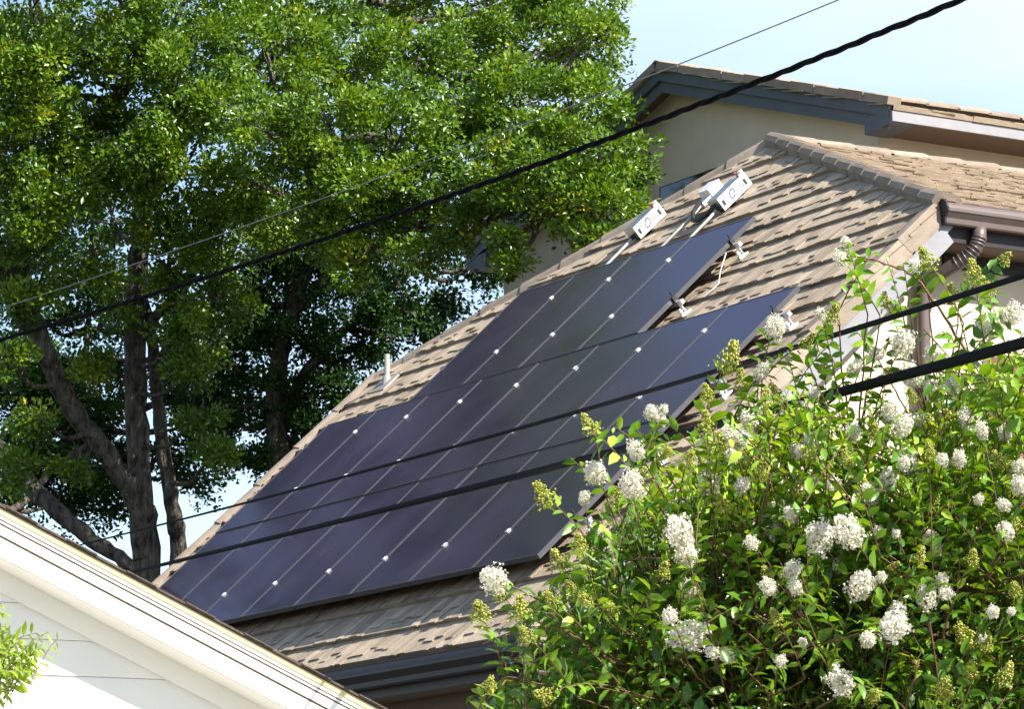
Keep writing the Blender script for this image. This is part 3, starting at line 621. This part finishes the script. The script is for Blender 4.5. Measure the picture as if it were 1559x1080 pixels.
# the big live oak: lit boughs of the upper left, each standing at its own distance
OB = []
for x, y, D, r, k in [
    (-190, -170, 42, 1.2, .8), (0, -190, 43, 1.2, .8), (190, -210, 43, 1.3, .8), (370, -180, 43, 1.1, .8),
    (-120, -20, 41, 1.0, 1), (35, -10, 41, .95, 1), (165, -25, 40, .85, 1), (300, -20, 41, .9, 1), (440, -15, 40, .9, 1), (570, -30, 41, .9, 1), (700, -10, 41, .75, .7), (800, 0, 40, .72, 1), (880, -10, 39.5, .55, 1),
    (20, 90, 40, .8, 1), (115, 85, 40, .6, 1), (205, 60, 41, .7, 1), (300, 80, 40, .75, 1), (405, 95, 39.5, .8, 1.1), (520, 110, 39.5, .85, 1.1), (640, 110, 39.5, .8, 1), (740, 80, 39.5, .75, 1), (840, 75, 39, .7, 1), (905, 75, 39, .5, 1),
    (285, 470, 40.8, .26, .8), (265, 520, 41, .22, .7), (300, 560, 41, .26, .7), (150, 400, 40.9, .24, .7), (70, 430, 40.8, .22, .6), (20, 470, 40.8, .26, .7), (180, 470, 41.2, .18, .6), (10, 560, 41, .3, .8), (50, 640, 41, .28, .7), (110, 700, 41.3, .26, .7), (310, 640, 41.3, .24, .6), (330, 700, 41.4, .2, .5), (20, 720, 41, .26, .8), (140, 560, 41.5, .2, .5),
    (20, 235, 40, .45, 1), (35, 300, 40.2, .4, 1), (65, 350, 40.4, .3, .9), (105, 290, 40.3, .36, .9), (170, 245, 40.3, .4, 1), (215, 225, 40.3, .4, 1), (205, 290, 40.6, .26, .9), (120, 235, 40.6, .3, .9), (10, 380, 40.8, .3, .8), (150, 180, 41.5, .3, .7), (20, 140, 40, .5, 1), (250, 330, 41, .3, .9), (255, 395, 41.2, .28, .8), (330, 340, 41, .34, .9), (440, 340, 41, .34, .9), (390, 300, 40.6, .4, .9), (500, 360, 40.4, .3, .9),
    (20, 180, 40, .55, 1), (70, 215, 40.5, .45, .8), (265, 130, 40, .6, 1), (340, 170, 40.3, .55, .9), (235, 165, 41, .55, .8), (400, 205, 39.5, .7, 1), (490, 200, 39.2, .7, 1.1), (590, 205, 39.5, .65, 1), (690, 180, 39, .75, 1.1), (790, 170, 38.8, .7, 1.1), (880, 160, 38.6, .62, 1.1),
    (300, 245, 40.5, .5, .9), (350, 285, 40.3, .4, .8), (190, 260, 41.5, .5, .6), (140, 210, 41.5, .4, .7), (470, 275, 39.3, .45, .9), (560, 285, 39, .5, 1), (650, 270, 39.3, .55, .9), (745, 260, 38.6, .6, 1.1), (840, 245, 38.2, .6, 1.1), (925, 245, 38, .42, 1.1), (958, 280, 37.8, .25, 1.2),
    (545, 340, 39.2, .36, 1), (600, 345, 39.4, .34, .9), (680, 320, 38.6, .36, 1), (780, 290, 38.2, .32, 1), (870, 305, 37.8, .40, 1.1), (925, 325, 37.6, .32, 1.1), (768, 365, 38, .17, 1.1), (776, 398, 38, .10, 1.5), (900, 360, 37.6, .26, 1.1), (545, 400, 39.2, .26, 1), (655, 375, 38.7, .25, .9),
    (30, 300, 43, .55, .7), (30, 345, 43, .42, .5), (100, 320, 43.5, .5, .35), (160, 330, 43.5, .42, .35), (285, 330, 41.3, .42, .7), (300, 395, 41, .42, .8), (265, 440, 41.5, .3, .6), (340, 450, 41.5, .42, .7), (300, 500, 42, .42, .55), (370, 380, 42, .35, .5)]:
    if D < 42:                                     # upper boughs pushed back to keep their reflection off the right panels
        e = max(0, min(1, (190-y)/90))*3.6*max(0, min(1, (x-250)/250)); r *= (D+e)/D; D += e
    OB.append((at(x, y, D), r, k))
base = at(215, 900, 42); base.z = 0
ST = [([base, at(222, 900, 42), at(215, 760, 42), at(206, 600, 42), at(206, 470, 42), at(213, 360, 42), at(225, 290, 41.8), at(262, 180, 41.5)], .155, .095),
      ([Vector(base)+Vector((.25, .3, 0)), at(270, 900, 42.4), at(266, 800, 42.3), at(250, 700, 42.3), at(238, 590, 42.2), at(228, 500, 42.1), at(216, 440, 42)], .115, .05),
      ([at(215, 850, 42), at(205, 760, 41.9), at(160, 690, 41.8), at(110, 625, 41.7), at(70, 540, 41.6), at(35, 460, 41.5), at(-5, 410, 41.4), at(-60, 300, 41)], .11, .12),
      ([at(225, 510, 42), at(238, 480, 41.9), at(262, 462, 41.8)], .07, .05),
      ([at(222, 310, 41.8), at(320, 160, 42.6), at(450, 60, 44), at(560, 0, 44.8)], .09, .03),
      ([at(35, 460, 41.5), at(30, 330, 41.7), at(75, 250, 41.7), at(160, 170, 41.3), at(230, 60, 41)], .13, .07),
      ([at(75, 250, 41.7), at(95, 180, 41.7), at(90, 100, 41.5)], .07, .05),
      ([at(260, 180, 41.8), at(450, 210, 41.2), at(650, 210, 40.6), at(830, 200, 39.6)], .08, .025),
      ([at(470, 240, 41.2), at(600, 310, 40.3), at(720, 320, 39.4), at(830, 320, 38.6)], .05, .02)]
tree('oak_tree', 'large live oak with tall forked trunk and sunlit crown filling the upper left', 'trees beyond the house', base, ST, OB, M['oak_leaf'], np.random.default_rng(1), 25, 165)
# second oak, in shade close behind the roof
OB2 = pb([(350, 430, 46, .45, .9), (365, 500, 46, .45, .9), (340, 560, 46.3, .35, .7), (300, 600, 46.3, .35, .6), (420, 390, 46, .5, .9), (330, 640, 46.3, .3, .6), (580, 500, 46, .45, .8), (470, 650, 46, .35, .8), (530, 620, 46, .3, .7), (390, 440, 46, .5, 1), (430, 440, 46, .7, .9), (500, 400, 46, .7, .9), (400, 520, 46, .55, 1), (475, 520, 46, .7, 1.0), (550, 470, 46, .6, .9), (440, 600, 46, .6, 1), (510, 590, 46, .5, 1), (365, 600, 46.5, .4, .5), (600, 420, 46, .6, .9), (560, 540, 46, .4, .8), (630, 480, 46.3, .4, .6), (690, 470, 46.3, .35, .5), (730, 420, 46.5, .4, .7),
          (610, 350, 46.5, .7, .8), (720, 330, 47, .6, .8), (470, 320, 46.5, .7, .8), (380, 340, 46.5, .5, .5), (430, 660, 46, .4, .9), (400, 700, 46, .28, .7), (345, 690, 46.5, .3, .5), (660, 500, 46, .25, .6), (750, 400, 46, .3, .6), (800, 280, 47, .6, .7), (540, 250, 47, .8, .6)])
base2 = at(425, 900, 46); base2.z = 0
ST2 = [([base2, at(425, 900, 46), at(424, 700, 46), at(420, 590, 46), at(440, 480, 46), at(480, 380, 46)], .19, .08), ([at(424, 660, 46), at(470, 560, 46), at(560, 470, 46), at(640, 400, 46)], .08, .04), ([at(440, 480, 46), at(490, 430, 46), at(500, 330, 46)], .08, .04)]
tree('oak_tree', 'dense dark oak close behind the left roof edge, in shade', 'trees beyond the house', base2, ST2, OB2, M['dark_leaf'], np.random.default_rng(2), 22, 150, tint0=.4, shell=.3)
# third: leaning dark trunks low at the left with sparse foliage
OB3 = pb([(85, 700, 47, .45, 1), (30, 640, 47, .5, 1), (150, 660, 47.2, .4, .8), (120, 770, 47, .45, .9), (60, 560, 47, .4, .7), (265, 700, 47.5, .3, .5), (300, 650, 47.5, .35, .6), (285, 540, 47.5, .35, .6), (175, 720, 47.5, .3, .6), (110, 600, 47, .35, .7), (5, 580, 47, .45, .8), (25, 520, 47, .4, .7), (75, 580, 47, .4, .7), (130, 640, 47, .4, .8), (100, 490, 47.5, .3, .5), (200, 690, 47.5, .3, .5), (175, 560, 47.5, .3, .5), (270, 620, 47.5, .35, .7), (340, 600, 47.5, .4, .8), (320, 520, 47, .4, .7), (280, 480, 47, .3, .6), (160, 460, 47.5, .3, .6), (20, 440, 47, .35, .6), (70, 360, 47, .35, .6), (140, 300, 47, .4, .7), (0, 760, 47, .4, .9), (230, 420, 47.5, .3, .5),(40, 600, 47, .45, .8), (20, 680, 47, .5, 1), (95, 660, 47, .45, .9), (130, 720, 47, .5, 1), (60, 740, 47, .5, 1), (170, 770, 47.5, .35, .6), (170, 620, 47.5, .4, .45), (110, 560, 47.5, .4, .4), (50, 490, 47.5, .35, .4), (155, 500, 47.5, .4, .4), (110, 430, 47.5, .4, .4), (170, 420, 47.5, .35, .35), (310, 600, 47.5, .4, .5), (290, 680, 47.5, .35, .45), (330, 560, 47.5, .35, .55), (310, 740, 47.5, .3, .35), (-60, 640, 47, .7, 1), (-80, 500, 47, .7, .8), (150, 380, 48, .45, .4), (60, 400, 48, .5, .5), (250, 560, 48, .35, .5), (345, 650, 47.5, .3, .4), (-120, 380, 47, .8, .8)])
base3 = at(-40, 900, 46); base3.z = 0
ST3 = [([base3, at(-60, 900, 46), at(-30, 760, 46), at(-70, 600, 46.3), at(-110, 420, 46.5)], .26, .12),
       ([at(250, 920, 45), at(190, 855, 45), at(130, 815, 45.2), at(60, 755, 45.5), at(0, 690, 45.8), at(-50, 640, 46)], .07, .14),
       ([at(-30, 800, 46), at(40, 760, 46.4), at(110, 660, 47), at(128, 560, 47.4), at(135, 470, 47.6), at(140, 380, 47.8)], .06, .025)]
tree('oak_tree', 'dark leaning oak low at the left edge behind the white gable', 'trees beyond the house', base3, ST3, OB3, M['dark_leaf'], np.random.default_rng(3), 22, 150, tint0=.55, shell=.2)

# ------------------------------------------------------------------ crape myrtle
rg = np.random.default_rng(21)
def flower_mesh(seed, n=620):
    r = np.random.default_rng(seed); d = norm(r.normal(size=(n, 3))); lob = 1+.42*np.sin(d[:, :1]*5+seed)*np.sin(d[:, 2:]*4+seed*2)*np.cos(d[:, 1:2]*3+seed)
    p = d*(.45+.58*r.random((n, 1))**.6)*lob*np.array([1, 1, 1.05]); p[:, 2] += .1
    D = norm(r.normal(size=(n, 3))+d*.4); N = norm(d+r.normal(scale=.6, size=(n, 3)))
    return leaves_small(p, D, N, r.uniform(.17, .33, n), r.uniform(.14, .28, n), np.clip(.55+r.normal(scale=.25, size=n)+.15*d[:, 2], 0, 1))  # petals lighter towards the top: shading put into the tint
def octa(C, r_):
    n = len(C); o = np.array([[1, 0, 0], [-1, 0, 0], [0, 1, 0], [0, -1, 0], [0, 0, 1], [0, 0, -1]], float)
    V = (C[:, None]+o[None]*r_[:, None, None]).reshape(-1, 3); t = np.array([[0, 2, 4], [2, 1, 4], [1, 3, 4], [3, 0, 4], [2, 0, 5], [1, 2, 5], [3, 1, 5], [0, 3, 5]])
    return V, (np.arange(n)[:, None, None]*6+t[None]).reshape(-1, 3)
def bud_mesh(seed, n=190):
    r = np.random.default_rng(seed); h = r.random(n)**.8; a = r.random(n)*6.283; w = (1.0*(1-h)+.22)*r.random(n)**.4
    C = np.stack([np.cos(a)*w, np.sin(a)*w, h*1.9-.8], 1)+r.normal(scale=.05, size=(n, 3)); rr = r.uniform(.06, .125, n); V, T = octa(C, rr); t = np.repeat(np.clip(.5+r.normal(scale=.3, size=n), 0, 1), 6)
    # thin stalks back to the axis
    k = n; b = np.stack([np.zeros(k), np.zeros(k), C[:, 2]-.35], 1); s = np.cross(C-b, [0, 0, 1.]); s = norm(s)*.014
    V2 = np.stack([b-s, b+s, C+s*.7, C-s*.7], 1).reshape(-1, 3); T2 = (np.arange(k)[:, None, None]*4+np.array([[0, 1, 2], [0, 2, 3]])[None]).reshape(-1, 3)+len(V)
    return np.concatenate([V, V2]), np.concatenate([T, T2]), np.concatenate([t, np.full(k*4, .3)])
FM = [np_tris('flower_cluster', *flower_mesh(i), M['petal']) for i in range(5)]
BM_ = [np_tris('bud_cluster', *bud_mesh(i+40), M['bud']) for i in range(5)]
mbase = Vector((21.9, -6.9, 0))
my = empty('crape_myrtle', mbase); tag(my, 'leafy crape myrtle covered in white flower clusters and green buds in front of the house', 'flowering tree')
FL = [(908, 722, 19), (968, 686, 15), (960, 740, 21), (755, 885, 23), (1035, 815, 24), (1045, 848, 19), (1080, 740, 18), (1178, 785, 22), (1183, 812, 16), (1248, 820, 24), (1292, 812, 26), (1170, 895, 14), (1205, 870, 14), (1310, 895, 22), (1360, 955, 25), (1368, 935, 15), (1280, 1040, 21), (1050, 968, 26), (1108, 1000, 13), (1410, 912, 18),
      (1350, 733, 16), (1412, 818, 13), (1425, 838, 11), (1380, 705, 18), (1375, 650, 15), (1470, 640, 15), (1495, 657, 11), (1530, 660, 12), (1530, 812, 15), (1375, 525, 20), (1388, 572, 22), (1300, 560, 14), (1180, 500, 19), (1288, 370, 9), (1280, 395, 13), (1200, 545, 10), (1160, 567, 14), (1125, 672, 14), (1212, 690, 11), (1450, 585, 17), (1500, 500, 21), (1540, 480, 19), (1430, 592, 15), (992, 630, 12), (1355, 632, 13), (1342, 880, 9), (1490, 762, 9), (1240, 600, 11), (1322, 975, 14), (1395, 405, 12), (1085, 995, 11), (1008, 640, 9), (1140, 640, 14), (1110, 665, 13), (1300, 660, 12), (1225, 625, 12), (1270, 740, 13), (1460, 700, 12), (1400, 640, 12), (1335, 540, 13), (1250, 480, 10), (1420, 540, 15), (1490, 550, 13), (1205, 785, 12), (1130, 740, 12), (1550, 740, 13), (1440, 905, 12), (1020, 940, 13), (890, 760, 10), (1220, 690, 10)]
BD = [(830, 757, 20), (898, 650, 15), (1110, 548, 23), (1075, 600, 14), (732, 935, 20), (762, 905, 16), (1268, 480, 15), (1262, 728, 18), (1312, 748, 15), (1360, 870, 17), (1470, 970, 20), (1437, 1050, 20), (1530, 1030, 17), (1482, 418, 18), (1410, 395, 17), (1350, 462, 13), (1530, 395, 12), (1140, 690, 20), (980, 722, 15), (1075, 645, 17), (1302, 798, 14), (1232, 690, 15), (850, 855, 17), (882, 830, 15), (1060, 872, 15), (890, 915, 15), (930, 930, 15), (1455, 702, 12), (792, 930, 18), (800, 968, 15), (745, 1045, 14), (1200, 640, 15), (1420, 770, 14), (1500, 440, 16), (1180, 940, 13), (1290, 700, 14), (1010, 870, 14), (1100, 770, 14), (830, 1060, 16), (1330, 660, 13), (1130, 580, 15), (1165, 610, 14), (1050, 700, 15), (1015, 690, 13), (940, 760, 14), (1160, 720, 16), (1215, 745, 13), (1415, 690, 14), (1445, 640, 14), (1350, 575, 14), (1320, 590, 13), (1255, 560, 12), (1180, 600, 14), (1095, 680, 16), (870, 900, 14), (840, 915, 13), (1010, 800, 13), (1140, 830, 13), (1520, 700, 13), (1480, 850, 13), (1400, 850, 13), (1545, 900, 13), (1060, 920, 13), (1330, 1060, 15), (1230, 520, 12), (1450, 450, 14)]
for k in range(26): FL.append((rg.uniform(1000, 1555), rg.uniform(620, 1060), rg.uniform(7, 13)))
for k in range(12): BD.append((rg.uniform(960, 1555), rg.uniform(600, 1060), rg.uniform(10, 17)))
core = at(1330, 1180, 12.7)
def in_poly(x, y, P):
    c = False; j = len(P)-1
    for i in range(len(P)):
        if (P[i][1] > y) != (P[j][1] > y) and x < (P[j][0]-P[i][0])*(y-P[i][1])/(P[j][1]-P[i][1])+P[i][0]: c = not c
        j = i
    return c
POLY = [(700, 1090), (745, 1045), (800, 1000), (850, 985), (790, 930), (845, 875), (880, 820), (930, 770), (1000, 720), (1070, 655), (1150, 610), (1240, 575), (1330, 600), (1400, 590), (1470, 560), (1560, 500), (1720, 480), (1740, 1230), (690, 1230)]
BC, BD_, BN_, BL, BW, Bt = [], [], [], [], [], []
YC = [[], [], [], [], [], []]
stems = MB(); fine = MB()
def shoot(tip, D, n, length, young=.0, spread=1.0, leafL=.058, up=.28, dirv=None):
    """an arching shoot that ends at tip, with leaves in two ranks"""
    if dirv is None:
        o = (tip-core); o = o.normalized()*.8+Vector(rg.normal(scale=.5, size=3))+Vector((.25, -.15, up)); dirv = o.normalized()
    b = tip-dirv*length+Vector((0, 0, -.05)); side = Vector(rg.normal(size=3)); side = (side-dirv*side.dot(dirv)).normalized()
    mid = b.lerp(tip, .5)+Vector((0, 0, .035)); P = lambda t: b*(1-t)**2+mid*2*t*(1-t)+tip*t*t
    fine.tube([P(0), P(.35), P(.7), P(1)], [.0026, .0022, .0018, .0012], 5)
    tn = rg.normal(scale=.12)
    for i in range(n):
        t = .08+.9*i/max(1, n-1); p = P(t); d = (P(min(1, t+.05))-P(t-.05)).normalized(); sgn = 1 if i % 2 else -1
        ld = d*.45+side*sgn*.9+Vector(rg.normal(scale=.28, size=3)); nn = d.cross(side); nn = nn if nn.z > 0 else -nn
        nn = (nn+Vector((0, 0, .7))+Vector(rg.normal(scale=.35, size=3))); L = leafL*rg.uniform(.7, 1.2)*(1-.45*max(0, t-.75)/.25)
        BC.append(tuple(p)); BD_.append(tuple(ld)); BN_.append(tuple(nn)); BL.append(L); BW.append(L*rg.uniform(.44, .56)); Bt.append(.38+tn+young+.22*t*young*2+rg.normal(scale=.13))
    return b, dirv
bases = []
def put(src, i, p, r, d):
    o = src[i % 5] if i < 5 else src[i % 5].copy()
    if i >= 5: COL.objects.link(o)
    o.parent = my; o.location = p-mbase; o.scale = (r, r, r*rg.uniform(1.05, 1.35))
    q = (Vector(d)+Vector((0, 0, .5))).to_track_quat('Z', 'Y'); o.rotation_mode = 'QUATERNION'; o.rotation_quaternion = q @ Matrix.Rotation(rg.uniform(0, 6.28), 3, 'Z').to_quaternion()
def depth(x, y): return 12.35-.0002*(x-1100)-.55*min(1, max(0, (y-560)/400))+rg.uniform(-.45, .15)
for i, (x, y, r) in enumerate(FL):
    D = depth(x, y)-(.35 if y > 640 else 0); p = at(x, y, D); b, d = shoot(p, D, int(rg.integers(9, 14)), rg.uniform(.26, .4) if y > 620 else .2, .10); bases.append(b); put(FM, i, p, r*(.8 if y < 620 else .9)*D/FPX, d)
for i, (x, y, r) in enumerate(BD):
    D = depth(x, y)-(.3 if y > 640 else 0); p = at(x, y, D); b, d = shoot(p, D, int(rg.integers(9, 14)), rg.uniform(.24, .38) if y > 620 else .2, .22); bases.append(b); put(BM_, i, p, r*1.0*D/FPX, d)
cnt = 0
while cnt < 3000:                                  # leafy shoots through the body of the crown
    x, y = rg.uniform(690, 1740), rg.uniform(470, 1230)
    if not in_poly(x, y, POLY): continue
    keep = .45+.55*min(1, max(0, (y-600)/160))
    if rg.random() > keep: continue
    D = 13.2-1.7*rg.random()**1.0; top = 1 if y < 760 else 0
    b, d = shoot(at(x, y, D), D, int(rg.integers(9, 16)), rg.uniform(.24, .42), .22*top+(.18 if rg.random() < .35 else -.02)); cnt += 1  # upper shoots tinted lighter: young growth plus sunlight put into the colour
    if cnt % 14 == 0: bases.append(b)
for x, y, D in [(1330, 385, 12.3), (1350, 395, 12.3), (1375, 400, 12.3), (905, 655, 12.2), (935, 650, 12.2), (970, 655, 12.2), (1010, 660, 12.2), (1050, 660, 12.2), (1520, 440, 12.4), (1140, 628, 11.4), (1165, 618, 11.4), (1190, 625, 11.4), (1225, 612, 11.4), (1100, 640, 11.5), (1300, 500, 12.5), (1330, 520, 12.5), (1270, 520, 12.5), (1440, 510, 12.5), (1460, 545, 12.5), (1250, 640, 12.2), (1290, 620, 12.2),
                (770, 1000, 12), (760, 1040, 12), (720, 1060, 12), (870, 700, 12.1), (1120, 610, 12.2), (1140, 600, 12.2), (1215, 560, 12.4), (1490, 580, 12.3), (1540, 600, 12.2), (1530, 540, 12.4)]:
    b, d = shoot(at(x, y, D), D, 10, .2, .18); bases.append(b)
# the twig that leans out to the left at the top and other bare twigs the photo shows
def twig(pts, r0, r1, seed): limb(stems, pts, r0, r1, seed, 6, .004)
twig([at(1530, 760, 12.5), at(1497, 607, 12.4), at(1470, 537, 12.4), at(1420, 457, 12.3), at(1390, 420, 12.3), at(1340, 400, 12.3), at(1290, 388, 12.3)], .006, .0025, 1)
twig([at(1240, 990, 12.2), at(1140, 868, 11.8), at(1090, 832, 11.7), at(1060, 818, 11.7)], .008, .003, 2)
twig([at(1000, 1060, 11.9), at(925, 1005, 11.7), at(875, 970, 11.6), at(838, 955, 11.6)], .007, .003, 3)
twig([at(1300, 1010, 12), at(1230, 975, 11.7), at(1180, 950, 11.6), at(1150, 935, 11.6)], .009, .004, 4)
twig([at(1250, 1000, 12), at(1225, 950, 11.7), at(1200, 905, 11.6)], .008, .004, 5)
twig([at(1375, 1090, 11.5), at(1390, 1040, 11.4), at(1400, 1005, 11.4)], .005, .003, 6)
twig([at(1080, 860, 11.7), at(1020, 850, 11.6), at(960, 852, 11.6)], .005, .002, 7)
main = []
for i, (x, y, D) in enumerate([(1000, 900, 12.2), (1150, 760, 12.5), (1300, 700, 12.6), (1430, 680, 12.6), (1580, 700, 12.5), (1100, 1000, 12.0), (1450, 900, 12.0)]):
    e = at(x, y, D); q = [mbase+Vector((.06*math.cos(i), .06*math.sin(i), 0)), mbase.lerp(e, .35)+Vector((0, 0, .5)), mbase.lerp(e, .7)+Vector((0, 0, .3)), e]; limb(stems, q, .035, .007, 30+i, 8, .01); main += wob(q, 0, 6, 1)[8:]
for i, b in enumerate(bases):
    c = min(main, key=lambda p: (p-b).length+max(0, p.z-b.z)*2); twig([c, c.lerp(b, .5)+Vector((0, 0, -.03)), b], .0045, .0022, 200+i)
stems.xf(Matrix.Translation(-mbase)); stems.build('trunk', M['twig'], my, smooth=True)
fine.xf(Matrix.Translation(-mbase)); fine.build('twigs', M['twig'], my, smooth=True)
V, T, t = leaves_big(np.array(BC), np.array(BD_), np.array(BN_), np.array(BL), np.array(BW), np.clip(Bt, 0, 1)); np_tris('foliage', V-A3(mbase), T, t, M['myrtle_leaf'], my)

# ------------------------------------------------------------------ young shrub whose tip enters at the lower left
sb = at(-170, 1200, 13.0); sb.z = 0
sh = empty('shrub', sb); tag(sh, 'yellow green shrub tip in front of the white siding at the left edge', 'shrub')
BC, BD_, BN_, BL, BW, Bt = [], [], [], [], [], []
fine = MB(); core = at(-220, 1120, 13.0)
spots = [(88, 972), (70, 965), (55, 990), (40, 1000), (60, 1015), (30, 1030), (20, 975), (10, 1040), (5, 925), (-20, 930), (-40, 1000), (-30, 1060), (-90, 960), (-80, 1040), (-150, 980), (-130, 1080), (-200, 960), (-240, 1040)]
spots += [(rg.uniform(-10, 70), rg.uniform(955, 1035)) for k in range(34)]+[(rg.uniform(-20, 12), rg.uniform(900, 1080)) for k in range(12)]+[(rg.uniform(-260, 0), rg.uniform(930, 1150)) for k in range(30)]
for x, y in spots:
    tip = at(x, y, 13.0+rg.uniform(-.2, .2)); dv = (RT*.8+UP*.25+Vector(rg.normal(scale=.3, size=3))).normalized()
    shoot(tip, 13, 11, .16, .1, leafL=.052, dirv=dv)
st = MB()
for k in range(5): limb(st, [sb, sb+Vector((rg.uniform(-.3, .3), rg.uniform(-.3, .3), 1.5)), at(-150+k*30, 1010+k*10, 13.0)], .02, .005, k, 6, .01)
st.xf(Matrix.Translation(-sb)); st.build('trunk', M['twig_pale'], sh, smooth=True)
fine.xf(Matrix.Translation(-sb)); fine.build('twigs', M['twig_pale'], sh)
V, T, t = leaves_big(np.array(BC), np.array(BD_), np.array(BN_), np.array(BL), np.array(BW)*.62, np.clip(Bt, 0, 1)); np_tris('foliage', V-A3(sb), T, t, M['young_leaf'], sh)
